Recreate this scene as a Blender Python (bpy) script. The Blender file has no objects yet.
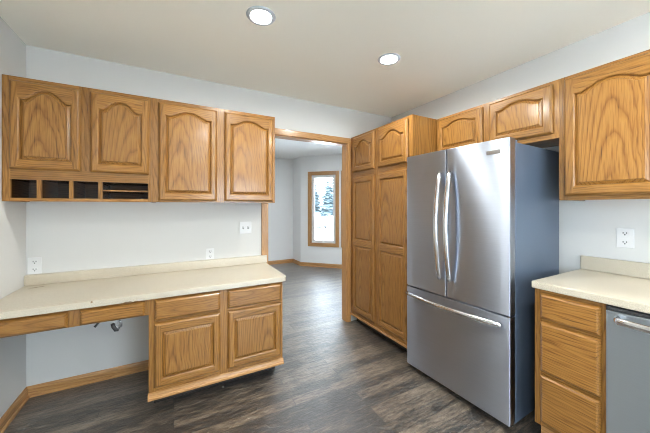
import bpy, bmesh, math, random
from mathutils import Vector, Matrix
random.seed(7)
S = bpy.context.scene
COL = S.collection
PI = math.pi

# ------------------------------------------------------------------ camera
cam_d = bpy.data.cameras.new('camera')
cam = bpy.data.objects.new('camera', cam_d); COL.objects.link(cam)
cam.location = (0, 0, 1.3364)
cam.rotation_euler = (PI/2, 0, -0.4968)
cam_d.sensor_width = 36.0
cam_d.lens = 279.24/650*36.0
cam_d.shift_y = -(216.5-206.47)/650
cam_d.clip_start = 0.02; cam_d.clip_end = 400
S.camera = cam

# ------------------------------------------------------------------ sky and exposure
SKY = 4.8            # daylight outside
LAMP = 165.0         # recessed kitchen lamps
LAMP_DINING_ADDED = 125.0  # added dining room lamps, out of view
S.view_settings.view_transform = 'Standard'
S.view_settings.look = 'None'
S.view_settings.exposure = 1.73
S.view_settings.gamma = 1.0
S.view_settings.use_curve_mapping = False
S.cycles.use_denoising = True
S.cycles.filter_width = 1.05
S.cycles.max_bounces = 12
S.cycles.diffuse_bounces = 8
S.cycles.transparent_max_bounces = 16
w = bpy.data.worlds.new('overcast_sky'); S.world = w; w.use_nodes = True
nt = w.node_tree; nt.nodes.clear()
wo = nt.nodes.new('ShaderNodeOutputWorld'); bg = nt.nodes.new('ShaderNodeBackground')
bg.inputs['Color'].default_value = (0.76, 0.87, 1.0, 1); bg.inputs['Strength'].default_value = SKY
nt.links.new(bg.outputs[0], wo.inputs[0])

sd = bpy.data.lights.new('sun', 'SUN'); sd.energy = 8.0; sd.angle = math.radians(1.0); sd.color = (1, .96, .90)
sun = bpy.data.objects.new('sun', sd); COL.objects.link(sun)
sun.rotation_euler = Vector((.25, -1, -.8)).to_track_quat('-Z', 'Y').to_euler()

def portal(loc, rot, sx, sy):
    d = bpy.data.lights.new('window_portal', 'AREA'); d.shape = 'RECTANGLE'; d.size = sx; d.size_y = sy
    d.cycles.is_portal = True
    o = bpy.data.objects.new('window_portal', d); COL.objects.link(o); o.location = loc; o.rotation_euler = rot

# ------------------------------------------------------------------ dimensions
XL, XR = -0.908, 2.437          # kitchen side walls
YB, YB2 = 2.719, 2.816          # wall with the doorway, kitchen face and far face
YR = -3.3                       # wall behind the camera
ZC = 2.469
DX0, DX1, DZ = 0.817, 1.770, 2.065   # doorway
DJ = (2.52, 5.80); DA = 6.25    # dining bay: jog corner, far wall
R2 = math.sqrt(.5)
PX0, PX1 = .70, 2.30          # added glass patio door behind the camera, lets daylight in
SY0, SY1 = -2.3, -.55           # added window over the counter, unseen, brightens the left wall
LY0, LY1 = -2.9, -.35            # added window in the left wall, unseen, brightens the right side
DXE = 4.35                      # dining wall with a big window added for daylight, out of view

portal(((PX0+PX1)/2, YR-.09, 1.05), (PI/2, 0, 0), PX1-PX0-.1, 2.05)      # faces +y
portal((XR+.09, (SY0+SY1)/2, 1.58), (PI/2, 0, PI/2), SY1-SY0-.1, .95)
portal((XL-.09, (LY0+LY1)/2, 1.425), (PI/2, 0, -PI/2), LY1-LY0-.1, 1.25)
portal((DXE+.06, 3.4, 1.2), (PI/2, 0, PI/2), .9, 1.9)      # faces -x

# ------------------------------------------------------------------ materials
def mat(name):
    m = bpy.data.materials.new(name); m.use_nodes = True
    n = m.node_tree; b = n.nodes['Principled BSDF']
    return m, n, b
def lk(n, a, b): n.links.new(a, b)
def node(n, t, **kw):
    x = n.nodes.new(t)
    for k, v in kw.items():
        if k in x.inputs.keys(): x.inputs[k].default_value = v
        else: setattr(x, k, v)
    return x
def math_n(n, op, a, b=None):
    x = n.nodes.new('ShaderNodeMath'); x.operation = op
    for i, v in enumerate((a, b)):
        if v is None: continue
        if isinstance(v, (int, float)): x.inputs[i].default_value = v
        else: lk(n, v, x.inputs[i])
    return x.outputs[0]
def ramp(n, fac, stops):
    r = n.nodes.new('ShaderNodeValToRGB'); e = r.color_ramp.elements
    e[0].position, e[0].color = stops[0][0], (*stops[0][1], 1)
    e[1].position, e[1].color = stops[-1][0], (*stops[-1][1], 1)
    for p, c in stops[1:-1]:
        q = e.new(p); q.color = (*c, 1)
    lk(n, fac, r.inputs[0]); return r.outputs[0]
def simple(name, col, rough=.5, metal=0.0, bump=0, bscale=200, spec=.5):
    m, n, b = mat(name)
    b.inputs['Base Color'].default_value = (*col, 1); b.inputs['Roughness'].default_value = rough
    b.inputs['Metallic'].default_value = metal; b.inputs['Specular IOR Level'].default_value = spec
    tc = node(n, 'ShaderNodeTexCoord')
    nz = node(n, 'ShaderNodeTexNoise', Scale=bscale, Detail=3.0); lk(n, tc.outputs['Object'], nz.inputs['Vector'])
    if bump:
        bp = node(n, 'ShaderNodeBump', Strength=bump, Distance=.002); lk(n, nz.outputs[0], bp.inputs['Height']); lk(n, bp.outputs[0], b.inputs['Normal'])
    else:
        r = n.nodes.new('ShaderNodeMapRange'); r.inputs['To Min'].default_value = max(0, rough-.03); r.inputs['To Max'].default_value = rough+.03
        lk(n, nz.outputs[0], r.inputs[0]); lk(n, r.outputs[0], b.inputs['Roughness'])
    return m

def oak_mat(name, light, mid, dark, rough=.36):
    m, n, b = mat(name)
    at = node(n, 'ShaderNodeAttribute', attribute_name='gc')
    sp = node(n, 'ShaderNodeSeparateXYZ'); lk(n, at.outputs['Vector'], sp.inputs[0])
    X, Y, Z = sp.outputs
    # growth rings of a plain-sawn board: distance from a tilted pith
    mp = node(n, 'ShaderNodeMapping'); mp.inputs['Scale'].default_value = (8, 8, 2.6); lk(n, at.outputs['Vector'], mp.inputs[0])
    dn = node(n, 'ShaderNodeTexNoise', Scale=1.0, Detail=3.0, Roughness=.55); lk(n, mp.outputs[0], dn.inputs['Vector'])
    dx = math_n(n, 'MULTIPLY', math_n(n, 'SUBTRACT', dn.outputs[0], .5), .052)
    yy = math_n(n, 'ADD', Y, math_n(n, 'MULTIPLY', Z, .07))
    xx = math_n(n, 'ADD', X, dx)
    r = math_n(n, 'SQRT', math_n(n, 'ADD', math_n(n, 'MULTIPLY', xx, xx), math_n(n, 'MULTIPLY', yy, yy)))
    r = math_n(n, 'ADD', r, math_n(n, 'MULTIPLY', dx, .5))
    fr = math_n(n, 'FRACT', math_n(n, 'MULTIPLY', r, 78.0))
    # pores, long along the grain
    mq = node(n, 'ShaderNodeMapping'); mq.inputs['Scale'].default_value = (420, 420, 9); lk(n, at.outputs['Vector'], mq.inputs[0])
    pn = node(n, 'ShaderNodeTexNoise', Scale=1.0, Detail=2.0); lk(n, mq.outputs[0], pn.inputs['Vector'])
    ms = node(n, 'ShaderNodeMapping'); ms.inputs['Scale'].default_value = (60, 60, 1.5); lk(n, at.outputs['Vector'], ms.inputs[0])
    sn = node(n, 'ShaderNodeTexNoise', Scale=1.0, Detail=2.0); lk(n, ms.outputs[0], sn.inputs['Vector'])
    ring = ramp(n, fr, [(0.0, (.35,)*3), (.22, (.8,)*3), (.7, (1,)*3), (.93, (.65,)*3), (1.0, (.35,)*3)])
    pore = ramp(n, pn.outputs[0], [(.36, (.35,)*3), (.52, (1,)*3)])
    # pores gather in the early wood
    v = math_n(n, 'ADD', math_n(n, 'MULTIPLY', ring, .43), math_n(n, 'MULTIPLY', pore, .40))
    v = math_n(n, 'ADD', v, math_n(n, 'MULTIPLY', sn.outputs[0], .22))
    c = ramp(n, v, [(.30, dark), (.62, mid), (.96, light)])
    # every board has its own tone
    wn = node(n, 'ShaderNodeAttribute', attribute_name='tone')
    hs = node(n, 'ShaderNodeHueSaturation'); lk(n, c, hs.inputs['Color'])
    tv = math_n(n, 'ADD', math_n(n, 'MULTIPLY', wn.outputs['Fac'], .28), .86); lk(n, tv, hs.inputs['Value'])
    lk(n, hs.outputs[0], b.inputs['Base Color'])
    b.inputs['Roughness'].default_value = rough
    b.inputs['Coat Weight'].default_value = .6; b.inputs['Specular IOR Level'].default_value = .3; b.inputs['Coat Roughness'].default_value = .17
    bp = node(n, 'ShaderNodeBump', Strength=.2, Distance=.0006); lk(n, v, bp.inputs['Height']); lk(n, bp.outputs[0], b.inputs['Normal'])
    return m
OAK = oak_mat('honey_oak', (.345, .165, .039), (.205, .085, .0145), (.026, .0095, .0025))
OAK_TRIM = oak_mat('oak_trim', (.50, .27, .10), (.37, .18, .062), (.20, .085, .028))
OAK_SHADED = oak_mat('oak_inside_shaded', (.10, .046, .016), (.065, .029, .010), (.03, .013, .004), .8)  # dark oak for insides; shade of the pigeonholes is put into the colour

WALL = simple('white_wall_paint', (.635, .632, .615), .75, bump=.06, bscale=160)
WALL_D = simple('dining_wall_paint', (.80, .80, .795), .75, bump=.05, bscale=160)
CEIL = simple('ceiling_paint', (.935, .93, .85), .9, bump=.35, bscale=70)
PLATE = simple('white_plastic', (.72, .72, .72), .35)
DARKP = simple('dark_plastic', (.03, .03, .032), .4)
SLOT = simple('socket_slot', (.05, .05, .055), .6)
RING = simple('lamp_trim_ring', (.56, .60, .66), .5)
WHITE = simple('white_vinyl', (.82, .83, .84), .4)
CHROME = simple('handle_steel', (.72, .72, .73), .2, 1.0)
GREY = simple('grey_case_paint', (.10, .135, .195), .36, .3)
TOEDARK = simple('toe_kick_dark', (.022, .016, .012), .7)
TOEOAK = OAK_TRIM
BRONZE = simple('bracket_steel', (.45, .46, .48), .35, .9)

def steel(name, base, rough=.27):
    m, n, b = mat(name)
    tc = node(n, 'ShaderNodeTexCoord')
    mp = node(n, 'ShaderNodeMapping'); mp.inputs['Scale'].default_value = (2, 2, 500); lk(n, tc.outputs['Object'], mp.inputs[0])
    nz = node(n, 'ShaderNodeTexNoise', Scale=1.0, Detail=2.0); lk(n, mp.outputs[0], nz.inputs['Vector'])
    c = ramp(n, nz.outputs[0], [(.3, tuple(x*.93 for x in base)), (.7, base)]); lk(n, c, b.inputs['Base Color'])
    b.inputs['Metallic'].default_value = 1.0; b.inputs['Roughness'].default_value = rough
    # horizontal brushing: reflections smear up and down
    b.inputs['Anisotropic'].default_value = 1.0; b.inputs['Anisotropic Rotation'].default_value = .25
    tg = node(n, 'ShaderNodeTangent', direction_type='RADIAL', axis='Z'); lk(n, tg.outputs[0], b.inputs['Tangent'])
    return m
STEEL = steel('brushed_stainless', (.48, .53, .625), .37)
STEEL_D = steel('dishwasher_stainless', (.49, .55, .61), .36)

def counter_mat():
    m, n, b = mat('beige_laminate')
    tc = node(n, 'ShaderNodeTexCoord')
    a = node(n, 'ShaderNodeTexNoise', Scale=260.0, Detail=2.0); lk(n, tc.outputs['Object'], a.inputs['Vector'])
    g = node(n, 'ShaderNodeTexNoise', Scale=3.0, Detail=3.0); lk(n, tc.outputs['Object'], g.inputs['Vector'])
    v = math_n(n, 'ADD', math_n(n, 'MULTIPLY', a.outputs[0], .8), math_n(n, 'MULTIPLY', g.outputs[0], .2))
    c = ramp(n, v, [(.36, (.43, .37, .275)), (.5, (.53, .47, .365)), (.62, (.61, .55, .445))])
    lk(n, c, b.inputs['Base Color']); b.inputs['Roughness'].default_value = .32; b.inputs['Specular IOR Level'].default_value = .9
    return m
COUNTER = counter_mat()
BURN = simple('scorched_laminate', (.22, .13, .06), .6)

def floor_mat():
    m, n, b = mat('dark_hand_scraped_planks')
    tc = node(n, 'ShaderNodeTexCoord')
    br = node(n, 'ShaderNodeTexBrick', Scale=1.0); lk(n, tc.outputs['Object'], br.inputs['Vector'])
    br.offset = .37; br.offset_frequency = 3; br.squash = 1.0
    br.inputs['Mortar Size'].default_value = .0022; br.inputs['Brick Width'].default_value = 1.15; br.inputs['Row Height'].default_value = .083
    br.inputs['Color1'].default_value = (0, 0, 0, 1); br.inputs['Color2'].default_value = (1, 1, 1, 1); br.inputs['Mortar'].default_value = (.5, .5, .5, 1)
    br.inputs['Bias'].default_value = 0.0
    sp = node(n, 'ShaderNodeSeparateColor'); lk(n, br.outputs['Color'], sp.inputs[0])
    off = node(n, 'ShaderNodeCombineXYZ'); lk(n, math_n(n, 'MULTIPLY', sp.outputs[0], 37.0), off.inputs[0]); lk(n, math_n(n, 'MULTIPLY', sp.outputs[0], 11.0), off.inputs[2])
    va = node(n, 'ShaderNodeVectorMath', operation='ADD'); lk(n, tc.outputs['Object'], va.inputs[0]); lk(n, off.outputs[0], va.inputs[1])
    def nz(scale, det, rgh=.6):
        mp = node(n, 'ShaderNodeMapping'); mp.inputs['Scale'].default_value = scale; lk(n, va.outputs[0], mp.inputs[0])
        t = node(n, 'ShaderNodeTexNoise', Scale=1.0, Detail=det, Roughness=rgh); lk(n, mp.outputs[0], t.inputs['Vector']); return t.outputs[0]
    grain = nz((11, 58, 11), 6.0, .72)
    blot = nz((7, 24, 7), 5.0, .65)
    ripple = nz((20, 38, 20), 4.0, .65)
    fine = nz((18, 260, 18), 3.0)
    wear_m = node(n, 'ShaderNodeTexNoise', Scale=1.1, Detail=4.0, Roughness=.6); lk(n, tc.outputs['Object'], wear_m.inputs['Vector'])
    v = math_n(n, 'ADD', math_n(n, 'MULTIPLY', grain, .62), math_n(n, 'MULTIPLY', blot, .40))
    v = math_n(n, 'ADD', v, math_n(n, 'MULTIPLY', math_n(n, 'SUBTRACT', sp.outputs[0], .5), .16))
    v = math_n(n, 'ADD', v, math_n(n, 'MULTIPLY', math_n(n, 'SUBTRACT', wear_m.outputs[0], .5), .30))
    v = math_n(n, 'ADD', v, math_n(n, 'MULTIPLY', math_n(n, 'SUBTRACT', fine, .5), .30))
    c = ramp(n, v, [(.42, (.007, .005, .004)), (.475, (.036, .026, .0175)), (.535, (.092, .067, .044)), (.67, (.20, .157, .112))])
    mx = node(n, 'ShaderNodeMix', data_type='RGBA'); lk(n, br.outputs['Fac'], mx.inputs['Factor'])
    lk(n, c, mx.inputs[6]); mx.inputs[7].default_value = (.012, .009, .008, 1)
    lk(n, mx.outputs[2], b.inputs['Base Color'])
    rr = n.nodes.new('ShaderNodeMapRange'); rr.inputs['To Min'].default_value = .28; rr.inputs['To Max'].default_value = .56; lk(n, blot, rr.inputs[0])
    lk(n, rr.outputs[0], b.inputs['Roughness']); b.inputs['Specular IOR Level'].default_value = .8
    b.inputs['Sheen Weight'].default_value = .35; b.inputs['Sheen Roughness'].default_value = .35; b.inputs['Coat Weight'].default_value = .7; b.inputs['Coat Roughness'].default_value = .4; b.inputs['Coat IOR'].default_value = 1.7
    h = math_n(n, 'ADD', math_n(n, 'MULTIPLY', ripple, .9), math_n(n, 'MULTIPLY', grain, .45))
    h = math_n(n, 'SUBTRACT', h, math_n(n, 'MULTIPLY', br.outputs['Fac'], .5))
    bp = node(n, 'ShaderNodeBump', Strength=1.0, Distance=.010); lk(n, h, bp.inputs['Height']); lk(n, bp.outputs[0], b.inputs['Normal'])
    return m
FLOOR = floor_mat()

def glass_mat():
    m, n, b = mat('window_glass'); n.nodes.remove(b)
    out = [x for x in n.nodes if x.type == 'OUTPUT_MATERIAL'][0]
    tr = node(n, 'ShaderNodeBsdfTransparent'); gl = node(n, 'ShaderNodeBsdfGlossy', Roughness=.0)
    tr.inputs[0].default_value = (.95, .97, .97, 1)
    fr = node(n, 'ShaderNodeFresnel', IOR=1.45); mx = node(n, 'ShaderNodeMixShader')
    lk(n, fr.outputs[0], mx.inputs[0]); lk(n, tr.outputs[0], mx.inputs[1]); lk(n, gl.outputs[0], mx.inputs[2]); lk(n, mx.outputs[0], out.inputs[0])
    return m
GLASS = glass_mat()
def lamp_mat(name, strength, col=(.98, .985, .93)):
    m, n, b = mat(name)
    b.inputs['Base Color'].default_value = (.9, .9, .9, 1)
    b.inputs['Emission Color'].default_value = (*col, 1); b.inputs['Emission Strength'].default_value = strength
    return m
LENS = lamp_mat('lamp_lens', LAMP)
LENS_D = lamp_mat('added_dining_lens', LAMP_DINING_ADDED, (.95, .985, 1))
SNOW = simple('snow', (.86, .88, .90), .9, bump=.3, bscale=3)
NEEDLE = simple('snowy_needles', (.11, .15, .165), .9)
BARK = simple('bark', (.10, .08, .07), .9)
CARP = simple('car_paint', (.07, .085, .10), .3)
CARG = simple('car_window', (.03, .035, .04), .15)
TYRE = simple('tyre_rubber', (.02, .02, .02), .8)

# ------------------------------------------------------------------ mesh builder
class MB:
    def __init__(self):
        self.bm = bmesh.new()
        self.gc = self.bm.loops.layers.float_vector.new('gc')
        self.tn = self.bm.loops.layers.float.new('tone')
    def face(self, pts, grain=2, off=(0, 0, 0), tone=.5, smooth=False):
        vs = [self.bm.verts.new(p) for p in pts]
        try: f = self.bm.faces.new(vs)
        except ValueError: return
        f.smooth = smooth
        self.tag(f, grain, off, tone)
    def tag(self, f, grain, off, tone):
        for l in f.loops:
            p = l.vert.co
            if grain == 2: q = (p.x, p.y, p.z)
            elif grain == 0: q = (p.z, p.y, p.x)
            else: q = (p.x, p.z, p.y)
            l[self.gc] = Vector(q) + Vector(off); l[self.tn] = tone
    def rnd(self, centre, grain, plain=False):
        """offset that puts the board's pith behind it (plain=cathedral) or off to a side (straight grain)"""
        c = Vector(centre)
        a = (c.x, c.y, c.z) if grain == 2 else (c.z, c.y, c.x) if grain == 0 else (c.x, c.z, c.y)
        if plain: o = (random.uniform(-.06, .06), random.uniform(.012, .06))
        else: o = (random.choice((-1, 1))*random.uniform(.06, .16), random.uniform(.03, .12))
        return (-a[0]+o[0], -a[1]+o[1], random.uniform(-.3, .3) if plain else random.uniform(-9, 9)*0.1)
    def box(self, lo, hi, grain=2, ch=0.0, plain=False, tone=None):
        x0, y0, z0 = lo; x1, y1, z1 = hi
        if x0 > x1: x0, x1 = x1, x0
        if y0 > y1: y0, y1 = y1, y0
        if z0 > z1: z0, z1 = z1, z0
        off = self.rnd(((x0+x1)/2, (y0+y1)/2, (z0+z1)/2), grain, plain)
        t = random.random() if tone is None else tone
        b = bmesh.new()
        bmesh.ops.create_cube(b, size=1)
        for v in b.verts:
            v.co = Vector((x0+(v.co.x+.5)*(x1-x0), y0+(v.co.y+.5)*(y1-y0), z0+(v.co.z+.5)*(z1-z0)))
        if ch:
            bmesh.ops.bevel(b, geom=list(b.edges), offset=ch, segments=2, profile=.5, affect='EDGES')
        self.absorb(b, grain, off, t)
    def absorb(self, b, grain=2, off=(0, 0, 0), tone=.5, smooth=False):
        b.verts.index_update()
        m = {v.index: self.bm.verts.new(v.co) for v in b.verts}
        for f in b.faces:
            g = self.bm.faces.new([m[v.index] for v in f.verts]); g.smooth = smooth or f.smooth
            self.tag(g, grain, off, tone)
        b.free()
    def prism(self, poly, axis, a, bb, grain=2, smooth=False, plain=False):
        """poly in the other two axes, extruded along axis from a to bb"""
        def P(p, t):
            return (t, p[0], p[1]) if axis == 0 else (p[0], t, p[1]) if axis == 1 else (p[0], p[1], t)
        n = len(poly); b = bmesh.new()
        v0 = [b.verts.new(P(p, a)) for p in poly]; v1 = [b.verts.new(P(p, bb)) for p in poly]
        b.faces.new(v0); b.faces.new(v1[::-1])
        for i in range(n):
            f = b.faces.new((v0[i], v1[i], v1[(i+1) % n], v0[(i+1) % n])); f.smooth = smooth
        bmesh.ops.recalc_face_normals(b, faces=b.faces)
        c = sum((v.co for v in b.verts), Vector())/len(b.verts)
        self.absorb(b, grain, self.rnd(c, grain, plain), random.random())
    def tube(self, pts, r, seg=12, rx=None, cap=True, up=None):
        """round or elliptical bar along a path"""
        b = bmesh.new(); rings = []
        pts = [Vector(p) for p in pts]
        for i, p in enumerate(pts):
            d = (pts[min(i+1, len(pts)-1)] - pts[max(i-1, 0)]).normalized()
            u = Vector(up) if up else (Vector((0, 0, 1)) if abs(d.z) < .9 else Vector((1, 0, 0)))
            s = d.cross(u).normalized(); u = s.cross(d).normalized()
            rr = r[i] if isinstance(r, (list, tuple)) else r
            r2 = rr if rx is None else rx
            rings.append([b.verts.new(p + s*math.cos(2*PI*k/seg)*r2 + u*math.sin(2*PI*k/seg)*rr) for k in range(seg)])
        for a, c in zip(rings, rings[1:]):
            for k in range(seg):
                f = b.faces.new((a[k], a[(k+1) % seg], c[(k+1) % seg], c[k])); f.smooth = True
        if cap: b.faces.new(rings[0][::-1]); b.faces.new(rings[-1])
        bmesh.ops.recalc_face_normals(b, faces=b.faces)
        self.absorb(b)
    def lathe(self, prof, seg=32, centre=(0, 0, 0), axis='z', smooth=True):
        b = bmesh.new(); rings = []
        for r, z in prof:
            rings.append([b.verts.new((r*math.cos(2*PI*k/seg), r*math.sin(2*PI*k/seg), z)) for k in range(seg)] if r > 1e-6 else [b.verts.new((0, 0, z))])
        for a, c in zip(rings, rings[1:]):
            for k in range(seg):
                if len(a) == 1 and len(c) == 1: continue
                if len(a) == 1: q = (a[0], c[(k+1) % seg], c[k])
                elif len(c) == 1: q = (a[k], a[(k+1) % seg], c[0])
                else: q = (a[k], a[(k+1) % seg], c[(k+1) % seg], c[k])
                f = b.faces.new(q); f.smooth = smooth
        bmesh.ops.recalc_face_normals(b, faces=b.faces)
        M = Matrix.Translation(centre)
        if axis == 'y': M = M @ Matrix.Rotation(PI/2, 4, 'X')
        if axis == 'x': M = M @ Matrix.Rotation(PI/2, 4, 'Y')
        b.transform(M); self.absorb(b)
    def build(self, name, m, parent=None, weld=True):
        if weld: bmesh.ops.remove_doubles(self.bm, verts=list(self.bm.verts), dist=1e-5)
        me = bpy.data.meshes.new(name); self.bm.to_mesh(me); self.bm.free()
        me.materials.append(m)
        o = bpy.data.objects.new(name, me); COL.objects.link(o)
        if parent: o.parent = parent
        return o

def thing(name, label, cat, loc=(0, 0, 0), rz=0, group=None):
    o = bpy.data.objects.new(name, None); COL.objects.link(o); o.empty_display_size = .1
    o.location = loc; o.rotation_euler = (0, 0, rz); o['label'] = label; o['category'] = cat
    if group: o['group'] = group
    return o
def tag(o, label, cat, group=None):
    o['label'] = label; o['category'] = cat
    if group: o['group'] = group
    return o
def struct(o, label=None, cat=None):
    o['kind'] = 'structure'
    if label: o['label'] = label
    if cat: o['category'] = cat
    return o
def copy_tree(o, parent=None):
    c = o.copy(); COL.objects.link(c)
    if parent: c.parent = parent
    for ch in list(o.children): copy_tree(ch, c)
    return c

# ------------------------------------------------------------------ the shell
def boxes(name, m, lst, label=None, cat=None, grain=2):
    b = MB()
    for lo, hi in lst: b.box(lo, hi, grain)
    return struct(b.build(name, m, weld=False), label, cat)

boxes('floor', FLOOR, [((XL-.1, YR-.1, -.08), (DXE+.05, DA+.1, 0))], 'dark hand-scraped wood plank floor of kitchen and dining room', 'floor')
boxes('ceiling', CEIL, [((XL-.1, YR-.1, ZC), (DXE+.05, DA+.1, ZC+.08))], 'beige white textured ceiling with recessed lamps', 'ceiling')
boxes('wall_left', WALL, [((XL-.1, YR-.1, 0), (XL, LY0, ZC)), ((XL-.1, LY1, 0), (XL, DA+.1, ZC)), ((XL-.1, LY0, 0), (XL, LY1, .75)), ((XL-.1, LY0, 2.1), (XL, LY1, ZC))], 'white wall at the left end of the desk', 'wall')
boxes('wall_back', WALL, [((XL, YB, 0), (DX0, YB2, ZC)), ((DX1, YB, 0), (DXE, YB2, ZC)), ((DX0, YB, DZ), (DX1, YB2, ZC))], 'white wall behind the desk, pierced by the doorway', 'wall')
boxes('wall_right', WALL, [((XR, SY1, 0), (XR+.1, YB, ZC)), ((XR, YR-.1, 0), (XR+.1, SY0, ZC)), ((XR, SY0, 0), (XR+.1, SY1, 1.08)), ((XR, SY0, 2.08), (XR+.1, SY1, ZC))], 'white wall behind refrigerator and right counter', 'wall')
boxes('wall_rear', WALL, [((XL, YR-.1, 0), (PX0, YR, ZC)), ((PX1, YR-.1, 0), (XR, YR, ZC)), ((PX0, YR-.1, 2.08), (PX1, YR, ZC))], 'white wall with the added glass patio door', 'wall')
boxes('wall_dining_far', WALL_D, [((XL, DA, 0), (DJ[0]+.1, DA+.1, ZC))], 'white far wall of the dining room', 'wall')
boxes('wall_dining_jog', WALL_D, [((DJ[0], DJ[1], 0), (DJ[0]+.1, DA, ZC))], 'narrow white return wall in dining room corner', 'wall')
# angled bay wall: local x along the wall from the jog corner, local y into the wall
def bay(o):
    o.location = (DJ[0], DJ[1], 0); o.rotation_euler = (0, 0, -PI/4); return o
BL = (DXE-DJ[0])/R2
W = [(.236, .829), (1.00, 1.593)]       # clear openings
wz0, wz1 = .51, 2.05
lst = [((0, 0, 0), (BL, .1, wz0)), ((0, 0, wz1), (BL, .1, ZC))]
xs = [0] + [v for p in W for v in p] + [BL]
for a, b_ in zip(xs[::2], xs[1::2]): lst.append(((a, 0, wz0), (b_, .1, wz1)))
bay(boxes('wall_dining_bay', WALL_D, lst, 'white angled dining room wall with oak-cased windows', 'wall'))
ye = DJ[1]-(DXE-DJ[0])
boxes('wall_dining_side', WALL_D, [((DXE, YB2, 0), (DXE+.1, 2.95, ZC)), ((DXE, 3.85, 0), (DXE+.1, max(ye, 3.86), ZC)), ((DXE, 2.95, 0), (DXE+.1, 3.85, .25)), ((DXE, 2.95, 2.15), (DXE+.1, 3.85, ZC))], 'white dining room side wall with added tall window', 'wall')
cb = MB()
cb.prism([(XL, YB2), (DXE, YB2), (DXE, ye), DJ, (DJ[0], DA), (XL, DA)], 2, ZC-.006, ZC-.001)
struct(cb.build('ceiling_dining', simple('dining_ceiling_paint', (.80, .80, .79), .9)), 'white dining room ceiling', 'ceiling')

# windows: casing, sash, pane, crank
def window(name, x0, x1, label):
    t = bay(thing(name, label, 'window')); struct(t)
    c = MB(); cw = .06
    c.box((x0-cw, -.018, wz0-cw), (x0, 0, wz1+cw), 2, .003); c.box((x1, -.018, wz0-cw), (x1+cw, 0, wz1+cw), 2, .003)
    c.box((x0, -.018, wz1), (x1, 0, wz1+cw), 0, .003); c.box((x0, -.018, wz0-cw), (x1, 0, wz0), 0, .003)
    # oak jamb lining
    c.box((x0, -.01, wz0), (x0+.018, .09, wz1), 2); c.box((x1-.018, -.01, wz0), (x1, .09, wz1), 2)
    c.box((x0, -.01, wz1-.018), (x1, .09, wz1), 0); c.box((x0, -.01, wz0), (x1, .09, wz0+.018), 0)
    c.build('casing', OAK_TRIM, t, weld=False)
    s = MB(); a, b_, z0, z1 = x0+.018, x1-.018, wz0+.018, wz1-.018; sw = .06
    s.box((a, .03, z0), (a+sw, .075, z1)); s.box((b_-sw, .03, z0), (b_, .075, z1))
    s.box((a+sw, .03, z0), (b_-sw, .075, z0+sw)); s.box((a+sw, .03, z1-sw), (b_-sw, .075, z1))
    s.build('sash', WHITE, t, weld=False)
    g = MB(); g.box((a+sw, .05, z0+sw), (b_-sw, .054, z1-sw)); g.build('pane', GLASS, t)
    k = MB(); xm = (a+b_)/2
    k.box((xm-.04, .006, z0), (xm+.04, .03, z0+.022), ch=.004)
    k.tube([(xm, .012, z0+.02), (xm-.015, .0, z0+.06), (xm-.03, .0, z0+.09)], .006, 8)
    k.lathe([(0, -.012), (.011, -.01), (.011, .01), (0, .012)], 12, (xm-.03, 0, z0+.1))
    k.build('crank_handle', WHITE, t)
window('window_1', *W[0], 'tall narrow oak-cased casement window seen through doorway')
window('window_2', *W[1], 'oak-cased casement window just hidden by the doorway edge')
t = thing('added_window_3', 'added tall white window in the dining room side wall, unseen', 'window'); struct(t)
s = MB()
for y0, y1, z0, z1 in ((2.95, 3.0, .25, 2.15), (3.8, 3.85, .25, 2.15), (3.0, 3.8, .25, .3), (3.0, 3.8, 2.1, 2.15)):
    s.box((DXE+.02, y0, z0), (DXE+.08, y1, z1))
s.build('sash', WHITE, t, weld=False)
g = MB(); g.box((DXE+.05, 3.0, .3), (DXE+.054, 3.8, 2.1)); g.build('pane', GLASS, t)
t = thing('added_window_4', 'added white kitchen window over the right counter, out of view', 'window'); struct(t)
s = MB()
for y0, y1, z0, z1 in ((SY0, SY0+.05, 1.08, 2.08), (SY1-.05, SY1, 1.08, 2.08), ((SY0+SY1)/2-.03, (SY0+SY1)/2+.03, 1.13, 2.03), (SY0+.05, SY1-.05, 1.08, 1.13), (SY0+.05, SY1-.05, 2.03, 2.08)):
    s.box((XR+.02, y0, z0), (XR+.08, y1, z1))
s.build('sash', WHITE, t, weld=False)
g = MB(); g.box((XR+.05, SY0+.05, 1.13), (XR+.054, SY1-.05, 2.03)); g.build('pane', GLASS, t)
t = thing('added_window_5', 'added wide white window in the left wall, out of view', 'window'); struct(t)
s = MB()
for y0, y1, z0, z1 in ((LY0, LY0+.05, .75, 2.1), (LY1-.05, LY1, .75, 2.1), ((LY0+LY1)/2-.03, (LY0+LY1)/2+.03, .8, 2.05), (LY0+.05, LY1-.05, .75, .8), (LY0+.05, LY1-.05, 2.05, 2.1)):
    s.box((XL-.08, y0, z0), (XL-.02, y1, z1))
s.build('sash', WHITE, t, weld=False)
g = MB(); g.box((XL-.054, LY0+.05, .8), (XL-.05, LY1-.05, 2.05)); g.build('pane', GLASS, t)
t = thing('added_door_1', 'added unseen sliding glass patio door behind the kitchen', 'door'); struct(t)
s = MB()
for x0, x1, z0, z1 in ((PX0, PX0+.07, 0, 2.08), (PX1-.07, PX1, 0, 2.08), (PX0+.07, PX1-.07, 0, .06), (PX0+.07, PX1-.07, 2.01, 2.08)):
    s.box((x0, YR-.08, z0), (x1, YR-.02, z1))
s.build('sash', WHITE, t, weld=False)
for x0, x1 in ((PX0+.07, PX1-.07),):
    g = MB(); g.box((x0, YR-.052, .06), (x1, YR-.048, 2.01)); g.build('pane', GLASS, t)

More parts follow.
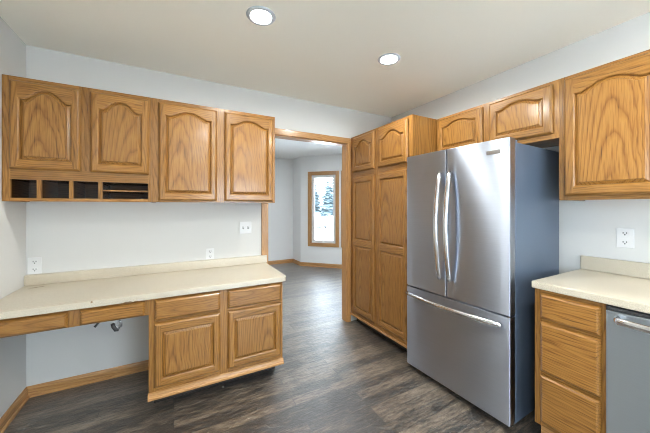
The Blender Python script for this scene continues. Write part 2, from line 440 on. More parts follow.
# doorway casing and jamb
def casing_piece(mb, lo, hi, grain): mb.box(lo, hi, grain, .004)
c = MB(); cy = YB-.019; cw = .062
casing_piece(c, (DX0-.058, cy, 0), (DX0+.004, YB, DZ), 2)
casing_piece(c, (DX1-.004, cy, 0), (DX1+.036, YB, DZ), 2)
casing_piece(c, (DX0-.058, cy, DZ-.004), (DX1+.036, YB, DZ+.06), 0)
struct(c.build('trim_1', OAK_TRIM, weld=False), 'oak casing around the doorway to dining room', 'door casing')
j = MB()
j.box((DX0, YB-.001, 0), (DX0+.014, YB2+.002, DZ), 2); j.box((DX1-.014, YB-.001, 0), (DX1, YB2+.002, DZ), 2, plain=True)
j.box((DX0+.014, YB-.001, DZ-.014), (DX1-.014, YB2+.002, DZ), 0)
struct(j.build('trim_2', OAK_TRIM, weld=False), 'oak jamb lining the doorway', 'door jamb')
c = MB()
for x0, x1 in ((DX0-.06, DX0), (DX1, DX1+.06)): c.box((x0, YB2, 0), (x1, YB2+.018, DZ), 2, .004)
c.box((DX0-.06, YB2, DZ), (DX1+.06, YB2+.018, DZ+.06), 0, .004)
struct(c.build('trim_3', OAK_TRIM, weld=False), 'oak casing on the dining room side', 'door casing')

# baseboards
BH, BT = .073, .013
def base(name, p0, p1, label, h=BH):
    """board along p0->p1 with its back on that line, room on the left-hand side of the direction"""
    d = Vector((p1[0]-p0[0], p1[1]-p0[1], 0)); L = d.length; a = math.atan2(d.y, d.x)
    b = MB()
    b.prism([(0, 0), (BT, 0), (BT, h-.02), (BT*.55, h-.006), (BT*.3, h), (0, h)], 0, 0, L, 0)
    b.prism([(BT, 0), (BT+.011, 0), (BT+.010, .008), (BT+.004, .016), (BT, .018)], 0, 0, L, 0)
    o = b.build(name, OAK_TRIM, weld=False)
    o.location = (p0[0], p0[1], 0); o.rotation_euler = (0, 0, a)
    return struct(o, label, 'baseboard')
base('baseboard_left', (XL, YB), (XL, YR), 'oak baseboard along the left wall')
base('baseboard_back', (-.14, YB), (XL, YB), 'oak baseboard under the desk')
base('baseboard_dining_far', (DJ[0], DA), (XL, DA), 'oak baseboard on the far dining wall', .085)
base('baseboard_dining_jog', (DJ[0], DJ[1]), (DJ[0], DA), 'oak baseboard on the dining return wall', .085)
base('baseboard_dining_bay', (DJ[0]+BL*R2, DJ[1]-BL*R2), DJ, 'oak baseboard under the angled windows', .085)
base('baseboard_dining_left', (XL, DA), (XL, YB2), 'oak baseboard on left dining wall', .085)

# ------------------------------------------------------------------ recessed lamps
def make_lamp(lens):
    t = thing('ceiling_light', '', 'ceiling light')
    r = MB()
    r.lathe([(.058, -.003), (.060, -.0065), (.066, -.009), (.080, -.007), (.086, 0), (.058, 0), (.058, -.003)], 40)
    r.build('trim_ring', RING, t)
    l = MB(); l.lathe([(.058, -.002), (.03, -.0035), (0, -.004)], 40); l.build('lens', lens, t)
    return t
LX = [(.457, 1.641), (1.454, 1.651), (.457, .06), (1.454, .06), (.457, -1.6), (1.454, -1.6)]  # last two are added behind the camera for more brightness
LLAB = ['round recessed ceiling light above the desk end of kitchen, nearest the left cabinets',
        'round recessed ceiling light above the refrigerator side of kitchen',
        'recessed ceiling light straight above the viewer on desk side', 'recessed ceiling light straight above the viewer on dishwasher side',
        'added unseen recessed ceiling light near added patio door on desk side', 'added unseen recessed ceiling light near added patio door on counter side']
lamp0 = make_lamp(LENS)
for i, (x, y) in enumerate(LX):
    o = lamp0 if i == 0 else copy_tree(lamp0)
    o.location = (x, y, ZC-.0005); o['label'] = LLAB[i]; o['group'] = 'recessed kitchen ceiling lights'
dl0 = make_lamp(LENS_D)  # added lamps, hidden by the doorway wall, that brighten the dining room
for i, (x, y) in enumerate([(.5, 3.75), (1.9, 3.75), (3.2, 3.75)]):
    o = dl0 if i == 0 else copy_tree(dl0)
    o.location = (x, y, ZC-.0065); o['group'] = 'added unseen dining room ceiling lights'
    o['label'] = ['added unseen recessed dining room light beside the left wall', 'added recessed dining room light hidden behind the doorway header', 'added unseen recessed dining room light near added side window'][i]

# ------------------------------------------------------------------ oak doors and drawer fronts (local frame: x across, y into the cabinet, z up)
TH = .021
def rim(mb, x0, x1, z0, z1, y, grains, tones, offs):
    """routed outer edge: back plane y, returns the front face rectangle"""
    prof = [(.002, y+.003), (.002, y), (0, y-.002), (0, y-TH+.016), (.002, y-TH+.0118), (.006, y-TH+.0068), (.010, y-TH+.0028), (.015, y-TH)]
    for (i0, ya), (i1, yb) in zip(prof, prof[1:]):
        A = [(x0+i0, z0+i0), (x1-i0, z0+i0), (x1-i0, z1-i0), (x0+i0, z1-i0)]
        B = [(x0+i1, z0+i1), (x1-i1, z0+i1), (x1-i1, z1-i1), (x0+i1, z1-i1)]
        for k in range(4):
            q = (k+1) % 4
            mb.face([(A[k][0], ya, A[k][1]), (A[q][0], ya, A[q][1]), (B[q][0], yb, B[q][1]), (B[k][0], yb, B[k][1])], grains[k], offs[k], tones[k])
    mb.face([(x0, y, z0), (x0, y, z1), (x1, y, z1), (x1, y, z0)], grains[1], offs[1], tones[1])
    return .015
def opening(x0, x1, z0, z1, rise):
    if rise <= 0: return [(x0, z0), (x1, z0), (x1, z1), (x0, z1)]
    P = [(x0, z0), (x1, z0), (x1, z1)]
    N = 22
    for i in range(1, N):
        t = 1-i/N
        u = min(1, max(0, (t-.06)/.88)); a = abs(u-.5)*2           # 1 at the shoulders, 0 at the crown
        s = .5+.5*math.cos(PI*min(1, a**1.25))
        dip = -.05*math.exp(-((a-.93)/.10)**2)
        P.append((x0+(x1-x0)*t, z1+rise*(s+dip)))
    P.append((x0, z1)); return P
def make_door(parent, x0, x1, z0, z1, shoulder=.055, peak=None, mids=(), sw=.040, yf=-.003, brail=.052, name='door'):
    """frame and raised panel(s); shoulder = top rail height at the sides, peak = at the crown (arched), mids = z of mid rail centres"""
    mb = MB(); peak = shoulder if peak is None else peak
    bot = mb.rnd(((x0+x1)/2, yf, z0), 0); top = mb.rnd(((x0+x1)/2, yf, z1-.03), 0)
    lf = mb.rnd((x0, yf, (z0+z1)/2), 2); rt = mb.rnd((x1, yf, (z0+z1)/2), 2)
    tb, tt, tl, tr = [random.random() for _ in range(4)]
    c = rim(mb, x0, x1, z0, z1, yf, (0, 2, 0, 2), (tb, tr, tt, tl), (bot, rt, top, lf))
    yF = yf-TH
    def rect(a, b, lo, hi, g, o, t): mb.face([(a, yF, lo), (b, yF, lo), (b, yF, hi), (a, yF, hi)], g, o, t)
    xa, xb = x0+sw, x1-sw
    rect(x0+c, xa, z0+c, z1-c, 2, lf, tl); rect(xb, x1-c, z0+c, z1-c, 2, rt, tr)
    rect(xa, xb, z0+c, z0+brail, 0, bot, tb)
    zl = z0+brail; segs = []
    for m in mids:
        o = mb.rnd(((x0+x1)/2, yf, m), 0); t = random.random()
        rect(xa, xb, m-.03, m+.03, 0, o, t); segs.append((zl, m-.03, 0)); zl = m+.03
    segs.append((zl, z1-shoulder, shoulder-peak))
    last = opening(xa, xb, zl, z1-shoulder, shoulder-peak)
    mb.face([(p[0], yF, p[1]) for p in reversed([(xa, last[-1][1])] + [(xa, z1-c), (xb, z1-c)] + last[2:-1])][::-1], 0, top, tt)
    panels = []
    for (a, b, rise) in segs:
        LP = [opening(xa+i, xb-i, a+i, b-i, rise) for i in (0, .002, .0045, .007, .0085, .0095, .026, .028)]; P0, (P2, Q1, Q2) = LP[0], LP[5:]
        dep = (0, .0007, .0022, .005, .009, .0145)
        n = len(P0)
        for A, ya, B, yb in [(LP[i], yF+dep[i], LP[i+1], yF+dep[i+1]) for i in range(5)]:
            for k in range(n):
                q = (k+1) % n
                horiz = abs(P0[q][0]-P0[k][0]) > abs(P0[q][1]-P0[k][1])
                mb.face([(A[k][0], ya, A[k][1]), (A[q][0], ya, A[q][1]), (B[q][0], yb, B[q][1]), (B[k][0], yb, B[k][1])], 0 if horiz else 2, top if horiz else lf, tt if horiz else tl)
        panels.append((P2, Q1, Q2))
    d = mb.build(name, OAK, parent)
    for P2, Q1, Q2 in panels:
        pm = MB()
        cx = sum(p[0] for p in P2)/len(P2); cz = sum(p[1] for p in P2)/len(P2)
        off = pm.rnd((cx, yf, cz), 2, random.random() < .42); t = random.uniform(.35, 1)
        n = len(P2)
        for A, ya, B, yb in ((P2, yF+.0145, Q1, yF+.006), (Q1, yF+.006, Q2, yF+.001)):
            for k in range(n):
                q = (k+1) % n
                pm.face([(A[k][0], ya, A[k][1]), (A[q][0], ya, A[q][1]), (B[q][0], yb, B[q][1]), (B[k][0], yb, B[k][1])], 2, off, t)
        pm.face([(p[0], yF+.001, p[1]) for p in Q2], 2, off, t)
        pm.build('panel', OAK, d)
    return d
def make_drawer(parent, x0, x1, z0, z1, yf=-.003):
    mb = MB(); o = mb.rnd(((x0+x1)/2, yf, (z0+z1)/2), 0, True); t = random.random()
    c = rim(mb, x0, x1, z0, z1, yf, (0,)*4, (t,)*4, (o,)*4)
    mb.face([(x0+c, yf-TH, z0+c), (x1-c, yf-TH, z0+c), (x1-c, yf-TH, z1-c), (x0+c, yf-TH, z1-c)], 0, o, t)
    return mb.build('drawer', OAK, parent)
FT = .019   # face frame thickness
def carcass(parent, x0, x1, depth, z0, z1, name='carcass', floor=True, m=None):
    b = MB(); p = .014
    b.box((x0, FT, z0), (x0+p, depth, z1), 2); b.box((x1-p, FT, z0), (x1, depth, z1), 2)
    b.box((x0+p, FT, z0+.008), (x1-p, depth, z0+.02), 0); b.box((x0+p, FT, z1-.02), (x1-p, depth, z1-.006), 0)
    b.box((x0+p, depth-.008, z0+.02), (x1-p, depth, z1-.02), 2)
    return b.build(name, m or OAK, parent, weld=False)
def frame(parent, members):
    b = MB()
    ups = [m for m in members if m[4] == 2]
    for x0, x1, z0, z1, g in members:
        if g == 2: b.box((x0, 0, z0), (x1, FT, z1), 2); continue
        cuts = sorted((max(x0, u[0]), min(x1, u[1])) for u in ups if u[0] < x1-1e-5 and u[1] > x0+1e-5 and u[2] < z1-1e-5 and u[3] > z0+1e-5)
        a = x0
        for c0, c1 in cuts:
            if c0 > a+1e-4: b.box((a, 0, z0), (c0, FT, z1), 0)
            a = c1
        if a < x1-1e-4: b.box((a, 0, z0), (x1, FT, z1), 0)
    return b.build('face_frame', OAK, parent, weld=False)

# ------------------------------------------------------------------ left wall cabinets (face plane y = 2.394)
YU = 2.394; UD = YB-YU-.001; ZT = 2.13
g_left = 'oak wall cabinets above the desk'
t = thing('wall_cabinet', 'oak wall cabinet with open pigeonholes under its two arched doors, above the desk', 'cabinet', (0, YU, 0))
x0, x1 = XL+.003, -.142
frame(t, [(x0, x0+.036, 1.368, ZT, 2), (x1-.02, x1, 1.368, ZT, 2), (-.55, -.476, 1.572, ZT, 2), (x0+.036, x1-.02, ZT-.04, ZT, 0),
          (x0+.036, x1-.02, 1.503, 1.572, 0), (x0+.036, x1-.02, 1.368, 1.389, 0),
          (-.753, -.731, 1.389, 1.503, 2), (-.599, -.578, 1.389, 1.503, 2), (-.448, -.426, 1.389, 1.503, 2), (-.426, x1-.02, 1.440, 1.450, 0)])
carcass(t, x0, x1, UD, 1.368, ZT)
b = MB(); b.box((x0+.014, FT, 1.503), (x1-.014, UD-.008, 1.515), 0); b.build('pigeonhole_top', OAK_SHADED, t)
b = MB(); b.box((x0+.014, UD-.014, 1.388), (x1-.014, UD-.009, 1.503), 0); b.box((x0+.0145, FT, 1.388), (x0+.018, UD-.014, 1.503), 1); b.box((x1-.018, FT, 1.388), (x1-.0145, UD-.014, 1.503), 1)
b.build('pigeonhole_shade_lining', OAK_SHADED, t, weld=False)  # added lining whose dark colour paints the shade inside the pigeonholes
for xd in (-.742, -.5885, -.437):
    b = MB(); b.box((xd-.005, FT, 1.388), (xd+.005, UD-.008, 1.503), 1); b.build('divider', OAK_SHADED, t)
b = MB(); b.box((-.432, FT, 1.441), (x1-.014, UD-.008, 1.449), 0); b.build('pigeonhole_shelf', OAK_SHADED, t)
make_door(t, -.871, -.538, 1.566, 2.104, .104, .042)
make_door(t, -.489, -.156, 1.566, 2.104, .104, .042)
t = thing('wall_cabinet', 'full-height oak wall cabinet with two tall arched doors, beside the doorway above the desk', 'cabinet', (0, YU, 0))
x0, x1 = -.1415, .791
frame(t, [(x0, x0+.05, 1.368, ZT, 2), (x1-.03, x1, 1.368, ZT, 2), (.295, .374, 1.368, ZT, 2), (x0+.05, x1-.03, ZT-.04, ZT, 0), (x0+.05, x1-.03, 1.368, 1.395, 0)])
carcass(t, x0, x1, UD, 1.368, ZT)
make_door(t, -.098, .306, 1.379, 2.104, .088, .045)
make_door(t, .364, .770, 1.379, 2.104, .088, .045)

# ------------------------------------------------------------------ desk: worktop, drawer apron, base cabinet
t = thing('desk_worktop', 'long beige laminate desk worktop with low backsplash under the left wall cabinets', 'worktop', (0, 0, 0))
b = MB()
b.prism([(XL+.002, 2.077), (.772, 2.077), (.786, 2.1), (.797, 2.699), (.757, 2.699), (.757, YB-.001), (XL+.002, YB-.001)], 2, .747, .787)
slab = b.build('slab', COUNTER, t)
bv = slab.modifiers.new('edge', 'BEVEL'); bv.width = .004; bv.segments = 2; bv.limit_method = 'ANGLE'
b = MB(); b.prism([(XL+.002, 2.674), (.803, 2.674), (.803, 2.699), (.757, 2.699), (.757, YB-.001), (XL+.002, YB-.001)], 2, .787, .858)
sp = b.build('backsplash', COUNTER, t); bv = sp.modifiers.new('edge', 'BEVEL'); bv.width = .003; bv.segments = 2; bv.limit_method = 'ANGLE'
b = MB()
for cx, cyy, rx, ry in ((-.83, 2.592, .022, .006), (-.795, 2.605, .016, .005)):
    P = [(cx+rx*math.cos(a)*random.uniform(.7, 1.2), cyy+ry*math.sin(a)*random.uniform(.6, 1.3)) for a in [k*PI/7 for k in range(14)]]
    b.prism(P, 2, .7868, .7876)
m_ = b.build('scorch_mark', BURN, t); m_['label'] = 'small brown scorch mark'
for cx, cz, rx, rz in ((-.245, .749, .022, .006), (-.205, .75, .012, .004), (-.42, .78, .006, .005)):
    b = MB(); P = [(cx+rx*math.cos(a)*random.uniform(.7, 1.2), cz+rz*math.sin(a)*random.uniform(.6, 1.3)) for a in [k*PI/6 for k in range(12)]]
    b.prism(P, 1, 2.0762, 2.0772)
    b.build('edge_chip', BURN, t)['label'] = 'brown chip in the front edge'

YD = 2.102
t = thing('desk_drawer_apron', 'shallow oak drawer apron with two drawers spanning the kneehole below the desk worktop', 'desk drawers', (0, YD, 0))
x0, x1 = XL+.003, -.1405
frame(t, [(x0, x1, .735, .7465, 0), (x0, x1, .644, .657, 0), (x0, -.86, .657, .735, 2), (-.535, -.472, .657, .735, 2), (-.165, x1, .657, .735, 2)])
make_drawer(t, -.897, -.528, .648, .736); make_drawer(t, -.477, -.160, .648, .736)
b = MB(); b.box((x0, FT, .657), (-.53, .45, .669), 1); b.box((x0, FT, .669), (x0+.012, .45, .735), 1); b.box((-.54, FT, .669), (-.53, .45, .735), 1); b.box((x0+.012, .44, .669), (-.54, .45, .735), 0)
b.build('drawer_box', OAK_SHADED, t, weld=False)
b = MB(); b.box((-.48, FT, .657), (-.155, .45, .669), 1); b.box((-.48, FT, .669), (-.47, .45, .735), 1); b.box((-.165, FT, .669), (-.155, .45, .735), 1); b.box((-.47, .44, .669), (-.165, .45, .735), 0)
b.build('drawer_box', OAK_SHADED, t, weld=False)

t = thing('base_cabinet', 'low oak base cabinet with two drawers above two panelled doors, under the desk worktop', 'cabinet', (0, YD, 0))
x0, x1 = -.140, .757; zb = .102
frame(t, [(x0, x0+.04, zb, .746, 2), (x1-.03, x1, zb, .746, 2), (.28, .353, zb, .746, 2), (x0+.04, x1-.03, .720, .746, 0), (x0+.04, x1-.03, .578, .612, 0), (x0+.04, x1-.03, zb, .185, 0)])
carcass(t, x0, x1, YB-YD-.001, zb, .7465)
make_drawer(t, -.107, .290, .603, .735); make_drawer(t, .341, .741, .603, .735)
make_door(t, -.111, .291, .172, .586); make_door(t, .341, .741, .172, .586)
b = MB(); b.prism([(0, zb), (-.022, zb), (-.022, zb+.012), (-.015, zb+.018), (-.011, zb+.034), (-.004, zb+.040), (0, zb+.041)], 0, x0-.004, x1+.004, 0)
b.build('base_moulding', OAK_TRIM, t)
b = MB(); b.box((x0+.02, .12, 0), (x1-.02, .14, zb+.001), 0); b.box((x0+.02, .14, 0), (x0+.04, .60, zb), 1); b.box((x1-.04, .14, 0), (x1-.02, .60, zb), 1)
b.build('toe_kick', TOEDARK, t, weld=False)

# hanging bits under the desk
t = thing('cable_bracket', 'small silver bracket with a black clamp hanging beneath the right desk drawer', 'bracket', (-.318, 2.14, .644))
b = MB(); b.box((-.022, -.008, -.012), (.03, .012, 0), ch=.002); b.box((-.004, -.004, -.05), (.018, .006, -.012), ch=.002)
b.tube([(.018, 0, -.018), (.03, 0, -.03), (.03, 0, -.055), (.018, 0, -.066)], .007, 10)
b.build('bracket_plate', BRONZE, t, weld=False)
b = MB(); b.tube([(-.012, -.004, -.03), (-.008, -.004, -.05), (.004, -.004, -.072), (.016, -.004, -.07)], .011, 10); b.build('clamp', DARKP, t)
b = MB(); b.tube([(-.385, 2.16, .650), (-.40, 2.14, .632), (-.417, 2.13, .612)], .0065, 10)
tag(b.build('cable_stub', DARKP), 'short black cable stub poking down beneath the desk drawers, left of the silver bracket', 'cable')

# ------------------------------------------------------------------ outlets and switches
def screw(b, x, z): b.lathe([(0, -.0078), (.0032, -.0072), (.0036, -.0055)], 10, (x, 0, z))
def outlet(loc, rz, label, wd=.074, ht=.118):
    t = thing('wall_outlet', label, 'outlet', loc, rz, 'duplex wall outlets')
    b = MB(); b.box((-wd/2, -.006, 0), (wd/2, 0, ht), ch=.0025); b.build('cover_plate', PLATE, t)
    for dz in (.27, .73):
        b = MB(); r = .017
        pts = [(r*math.cos(a), max(-.0135, min(.0135, r*math.sin(a)))) for a in [2*PI*k/24 for k in range(24)]]
        b.prism([(x, z+ht*dz) for x, z in pts], 1, -.0085, -.0055)
        s = b.build('socket', PLATE, t)
        b = MB(); z = ht*dz
        b.box((-.0095, -.009, z-.001), (-.0055, -.0084, z+.009)); b.box((.0055, -.009, z-.001), (.0095, -.0084, z+.008))
        b.lathe([(0, .0), (.0038, .0), (.0038, .0008), (0, .0008)], 12, (0, -.0083, z-.0075), 'y')
        b.build('slots', SLOT, s, weld=False)
    b = MB(); screw(b, 0, ht/2); b.build('screw', CHROME, t)
    return t
outlet((-.863, YB, .858), 0, 'white duplex outlet just above the desk backsplash in the left corner')
outlet((.290, YB, .8582), 0, 'white duplex outlet just above the desk backsplash near the doorway', .068, .098)
outlet((XR, .628, 1.083), -PI/2, 'white duplex outlet on the right wall above the dishwasher counter', .078, .12)
t = thing('light_switch', 'white double toggle switch plate on wall below the cabinet beside the doorway', 'switch', (.607, YB, 1.077))
b = MB(); b.box((-.054, -.006, 0), (.054, 0, .112), ch=.0025); b.build('cover_plate', PLATE, t)
for dx in (-.023, .023):
    b = MB(); b.box((dx-.006, -.0066, .045), (dx+.006, -.0058, .068)); s_ = b.build('toggle_slot', SLOT, t)
    b = MB(); b.prism([(-.006, .051), (-.019, .061), (-.019, .068), (-.006, .064)], 0, dx-.0042, dx+.0042); b.build('toggle', PLATE, t)
for dx in (-.023, .023):
    for dz in (.026, .086):
        b = MB(); screw(b, dx, dz); b.build('screw', CHROME, t)

# ------------------------------------------------------------------ tall pantry (local x = -world y, local y = world x)
RZ = -PI/2
def Lx(y): return -y
XP = 1.807
t = thing('pantry_cabinet', 'tall oak pantry cabinet between doorway and refrigerator, two small doors above two long ones', 'cabinet', (XP, 0, 0), RZ)
ya, yb = 2.697, 1.7525
PD = XR-XP-.002
frame(t, [(Lx(ya), Lx(ya)+.06, .096, ZT, 2), (Lx(yb)-.045, Lx(yb), .096, ZT, 2), (Lx(2.27), Lx(2.19), .096, ZT, 2), (Lx(ya)+.06, Lx(yb)-.045, ZT-.04, ZT, 0),
          (Lx(ya)+.06, Lx(yb)-.045, 1.64, 1.735, 0), (Lx(ya)+.06, Lx(yb)-.045, .096, .165, 0)])
carcass(t, Lx(ya), Lx(yb), PD, .096, ZT)
make_door(t, Lx(2.638), Lx(2.262), 1.722, 2.108, .105, .05)
make_door(t, Lx(2.202), Lx(1.800), 1.722, 2.108, .105, .05)
make_door(t, Lx(2.638), Lx(2.262), .155, 1.665, .055, mids=(.935,))
make_door(t, Lx(2.202), Lx(1.800), .155, 1.665, .055, mids=(.935,))
b = MB(); b.box((Lx(ya), -.012, .09), (Lx(yb), 0, .112), 0, .003); b.build('base_moulding', OAK_TRIM, t)
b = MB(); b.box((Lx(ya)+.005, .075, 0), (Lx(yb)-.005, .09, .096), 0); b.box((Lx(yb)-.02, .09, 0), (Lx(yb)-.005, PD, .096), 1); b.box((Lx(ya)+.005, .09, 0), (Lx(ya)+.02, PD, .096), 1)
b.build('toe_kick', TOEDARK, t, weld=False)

# ------------------------------------------------------------------ cabinet over the refrigerator, right wall cabinet (face plane x = 2.112)
XO = 2.112; OD = XR-XO-.001
t = thing('wall_cabinet', 'short oak wall cabinet with two small arched doors above the refrigerator', 'cabinet', (XO, 0, 0), RZ)
ya, yb = 1.752, .8345
frame(t, [(Lx(ya), Lx(ya)+.03, 1.765, ZT, 2), (Lx(yb)-.04, Lx(yb), 1.765, ZT, 2), (Lx(1.33), Lx(1.255), 1.765, ZT, 2), (Lx(ya)+.03, Lx(yb)-.04, ZT-.03, ZT, 0), (Lx(ya)+.03, Lx(yb)-.04, 1.765, 1.80, 0)])
carcass(t, Lx(ya), Lx(yb), OD, 1.765, ZT)
make_door(t, Lx(1.739), Lx(1.318), 1.797, 2.110, .07, .037, sw=.048, brail=.048)
make_door(t, Lx(1.269), Lx(.862), 1.797, 2.110, .07, .037, sw=.048, brail=.048)
t = thing('wall_cabinet', 'tall oak wall cabinet with arched doors above the dishwasher counter, right of the refrigerator', 'cabinet', (XO, 0, 0), RZ)
ya, yb = .834, -.10
frame(t, [(Lx(ya), Lx(ya)+.045, 1.375, ZT, 2), (Lx(yb)-.04, Lx(yb), 1.375, ZT, 2), (Lx(.415), Lx(.345), 1.375, ZT, 2), (Lx(ya)+.045, Lx(yb)-.04, ZT-.03, ZT, 0), (Lx(ya)+.045, Lx(yb)-.04, 1.375, 1.408, 0)])
carcass(t, Lx(ya), Lx(yb), OD, 1.375, ZT)
make_door(t, Lx(.806), Lx(.395), 1.400, 2.112, .10, .058, sw=.048)
make_door(t, Lx(.365), Lx(-.06), 1.400, 2.112, .10, .058, sw=.048)

# ------------------------------------------------------------------ right counter run
XC = 1.815
t = thing('worktop', 'beige laminate kitchen worktop with backsplash right of the refrigerator, over drawers and dishwasher', 'worktop')
b = MB(); yc1 = -1.6
b.prism([(1.789, .8375), (XR-.001, .8375), (XR-.001, yc1), (1.789, yc1)], 2, .876, .915)
slab = b.build('slab', COUNTER, t); bv = slab.modifiers.new('edge', 'BEVEL'); bv.width = .005; bv.segments = 3; bv.limit_method = 'ANGLE'
b = MB(); b.prism([(XR-.021, .8375), (XR-.001, .8375), (XR-.001, yc1), (XR-.021, yc1)], 2, .915, 1.006)
sp = b.build('backsplash', COUNTER, t); bv = sp.modifiers.new('edge', 'BEVEL'); bv.width = .004; bv.segments = 2; bv.limit_method = 'ANGLE'
t = thing('drawer_cabinet', 'narrow oak base cabinet with three stacked drawers between refrigerator and dishwasher', 'cabinet', (XC, 0, 0), RZ)
ya, yb = .831, .533
frame(t, [(Lx(ya), Lx(ya)+.033, .108, .8755, 2), (Lx(yb)-.022, Lx(yb), .108, .8755, 2), (Lx(ya)+.033, Lx(yb)-.022, .845, .8755, 0), (Lx(ya)+.033, Lx(yb)-.022, .68, .72, 0),
          (Lx(ya)+.033, Lx(yb)-.022, .39, .43, 0), (Lx(ya)+.033, Lx(yb)-.022, .108, .15, 0)])
carcass(t, Lx(ya), Lx(yb), XR-XC-.002, .108, .8755)
for z0, z1 in ((.712, .853), (.418, .695), (.135, .400)): make_drawer(t, Lx(.800), Lx(.547), z0, z1)
b = MB(); b.box((Lx(ya)+.004, .06, 0), (Lx(yb), .078, .108), 0); b.box((Lx(ya)+.004, .078, 0), (Lx(ya)+.02, .6, .108), 1)
b.build('toe_kick', OAK_TRIM, t, weld=False)

t = thing('dishwasher', 'stainless steel dishwasher with bar handle under the right worktop', 'dishwasher', (XC, 0, 0), RZ)
ya, yb = .531, -.075
b = MB(); b.box((Lx(ya), .002, .09), (Lx(yb), .58, .872)); b.build('tub_case', DARKP, t)
b = MB(); b.box((Lx(ya)+.004, -.026, .115), (Lx(yb)-.004, .002, .852), ch=.006); b.build('door_panel', STEEL_D, t)
b = MB(); b.box((Lx(ya)+.004, -.018, .854), (Lx(yb)-.004, .002, .868), ch=.002); b.build('control_strip', DARKP, t)
b = MB()
xa, xb = Lx(ya)+.045, Lx(yb)-.045
N = 16
path = [(xa, -.026, .820), (xa+.004, -.05, .820)] + [(xa+.012+(xb-xa-.024)*i/N, -.062-.014*math.sin(PI*i/N), .820) for i in range(N+1)] + [(xb-.004, -.05, .820), (xb, -.026, .820)]
b.tube(path, .016, 14, rx=.011); b.build('handle', CHROME, t)
b = MB(); b.box((Lx(ya)+.004, .05, 0), (Lx(yb)-.004, .065, .09)); b.build('toe_panel', DARKP, t)

# ------------------------------------------------------------------ refrigerator (own frame, turned two degrees)
FW = .80
ang = math.radians(2.0)
t = thing('refrigerator', 'large stainless French-door refrigerator with bottom freezer drawer', 'refrigerator', (1.7075, 1.316, 0), RZ+ang)
DTH = .062
hw = FW/2; zg = .688
b = MB(); b.box((-hw+.006, DTH+.012, .035), (hw-.006, .675, 1.722), ch=.004); b.build('case', GREY, t)
b = MB(); b.box((-hw+.012, DTH-.004, .06), (hw-.012, DTH+.014, 1.725)); b.build('door_gasket', DARKP, t)
def fridge_door(x0, x1, z0, z1, rl, rr, name):
    """door slab with rounded vertical edges and a faint crown"""
    P = []
    N = 7
    for i in range(N+1):
        a = PI/2*i/N; P.append((x0+rl-rl*math.cos(a), rl-rl*math.sin(a)))
    for i in range(1, 8): P.append((x0+rl+(x1-rr-x0-rl)*i/8, -.0008))
    for i in range(N+1):
        a = PI/2*(1-i/N); P.append((x1-rr+rr*math.cos(a), rr-rr*math.sin(a)))
    P += [(x1, DTH), (x0, DTH)]
    b = MB(); b.prism(P, 2, z0, z1)
    o = b.build(name, STEEL, t)
    bv = o.modifiers.new('edge', 'BEVEL'); bv.width = .002; bv.segments = 2; bv.limit_method = 'ANGLE'; bv.angle_limit = math.radians(50)
    return o
d1 = fridge_door(-hw, -.0025-.021, zg+.005, 1.743, .022, .006, 'left_door'); d1['label'] = 'left stainless door'
d2 = fridge_door(.0025-.021, hw, zg+.005, 1.743, .006, .005, 'right_door'); d2['label'] = 'right stainless door'
d3 = fridge_door(-hw, hw, .05, zg-.005, .022, .005, 'freezer_drawer'); d3['label'] = 'wide stainless freezer drawer'
def bow(parent, p0, p1, out, r, rx):
    b = MB(); p0, p1 = Vector(p0), Vector(p1); N = 18; o = Vector((0, -1, 0))
    pts = [p0 + Vector((0, .004, 0))]
    for i in range(N+1):
        s = i/N
        pts.append(p0.lerp(p1, s) + o*(.022 + (out-.022)*math.sin(PI*s)**.8))
    pts.append(p1 + Vector((0, .004, 0)))
    b.tube(pts, r, 14, rx=rx, up=(0, -1, 0)); return b.build('handle', CHROME, parent)
bow(d1, (-.021-.040, 0, 1.575), (-.021-.040, 0, .818), .066, .012, .017)
bow(d2, (-.021+.040, 0, 1.575), (-.021+.040, 0, .818), .066, .012, .017)
bow(d3, (-hw+.035, 0, .634), (hw-.045, 0, .634), .062, .013, .016)
b = MB(); b.box((hw-.135, -.0035, 1.655), (hw-.052, 0, 1.680), ch=.001); bd = b.build('badge', CHROME, d2)
for x in (-hw+.05, hw-.05):
    b = MB(); b.box((x-.035, .02, 1.722), (x+.035, .12, 1.741), ch=.004); b.build('hinge_cover', GREY, t)
b = MB(); b.box((-hw+.02, DTH, .012), (hw-.02, DTH+.02, .05)); b.build('base_grille', DARKP, t)
for x in (-hw+.06, hw-.06):
    for y in (.10, .62):
        b = MB(); b.lathe([(0, 0), (.02, 0), (.02, .012), (.012, .014), (.012, .036), (0, .036)], 14, (x, y, 0)); b.build('foot', DARKP, t)

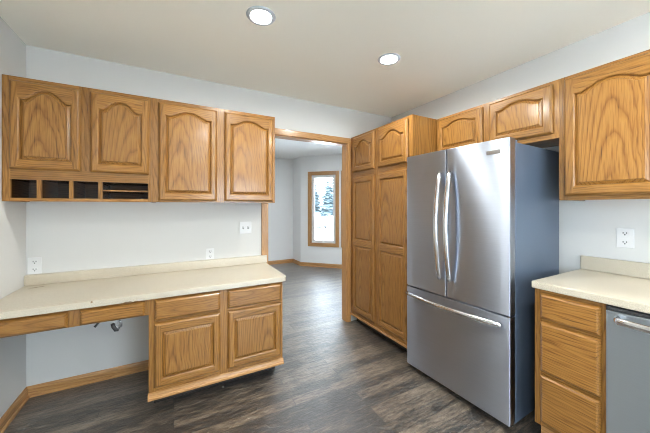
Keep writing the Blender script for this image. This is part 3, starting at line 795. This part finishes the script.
# ------------------------------------------------------------------ outdoors beyond the dining window
GZ = -1.6
b = MB(); b.box((-60, -60, GZ-.2), (120, 120, GZ)); o = struct(b.build('snow_ground', SNOW), 'snow covered ground outside the windows', 'ground')
def spruce(x, y, h, r, label):
    t = thing('spruce_tree', label, 'tree', (x, y, GZ), 0, 'spruces outside the dining window')
    b = MB(); b.lathe([(.16, 0), (.12, h*.5), (.03, h*.95), (0, h)], 10); b.build('trunk', BARK, t)
    b = MB(); L = 16
    for i in range(L):
        z = h*(.24+.74*i/L); R = r*(1-i/L)**.8+.15; n = 17
        for k in range(n):
            a = 2*PI*(k+random.random()*.7)/n; q = R*random.uniform(.7, 1.1); dz = -q*random.uniform(.25, .5)
            ca, sa = math.cos(a), math.sin(a); wv = q*.34
            tip = (q*ca, q*sa, z+dz); m = .55
            b.face([(0, 0, z+.1), (q*m*ca-wv*sa, q*m*sa+wv*ca, z+dz*m), tip])
            b.face([(0, 0, z+.1), tip, (q*m*ca+wv*sa, q*m*sa-wv*ca, z+dz*m)])
            b.face([(0, 0, z+.1), (q*m*ca-wv*sa, q*m*sa+wv*ca, z+dz*m-.12), (q*m*ca+wv*sa, q*m*sa-wv*ca, z+dz*m-.12)])
    b.build('foliage', NEEDLE, t)
spruce(24.3, 43.7, 8.8, 2.3, 'shortest spruce, standing nearest the dining window')
spruce(29.9, 50.2, 12.5, 2.9, 'tallest spruce outside, behind the nearest one')
spruce(27.2, 55.2, 10.5, 2.5, 'spruce beyond the dining window, leftmost of the three outside')
t = thing('parked_car', 'small grey car parked on snow outside the dining window', 'car', (17.6, 34.2, GZ), math.radians(66))
b = MB()
b.prism([(-2.1, .35), (-2.1, .8), (-1.9, .95), (-.9, 1.0), (.9, 1.0), (1.95, .85), (2.1, .65), (2.1, .35)], 1, -.86, .86)
b.prism([(-1.75, .97), (-1.2, 1.45), (.35, 1.48), (1.0, .99)], 1, -.72, .72)
b.build('body', CARP, t, weld=False)
b = MB(); b.prism([(-1.58, 1.03), (-1.15, 1.38), (.3, 1.41), (.84, 1.03)], 1, -.735, .735); b.build('windows', CARG, t)
for x in (-1.3, 1.35):
    for y in (-.8, .8):
        b = MB(); b.lathe([(0, -.1), (.3, -.1), (.33, -.05), (.33, .05), (.3, .1), (0, .1)], 18, (x, y, .33), 'y'); b.build('wheel', TYRE, t)
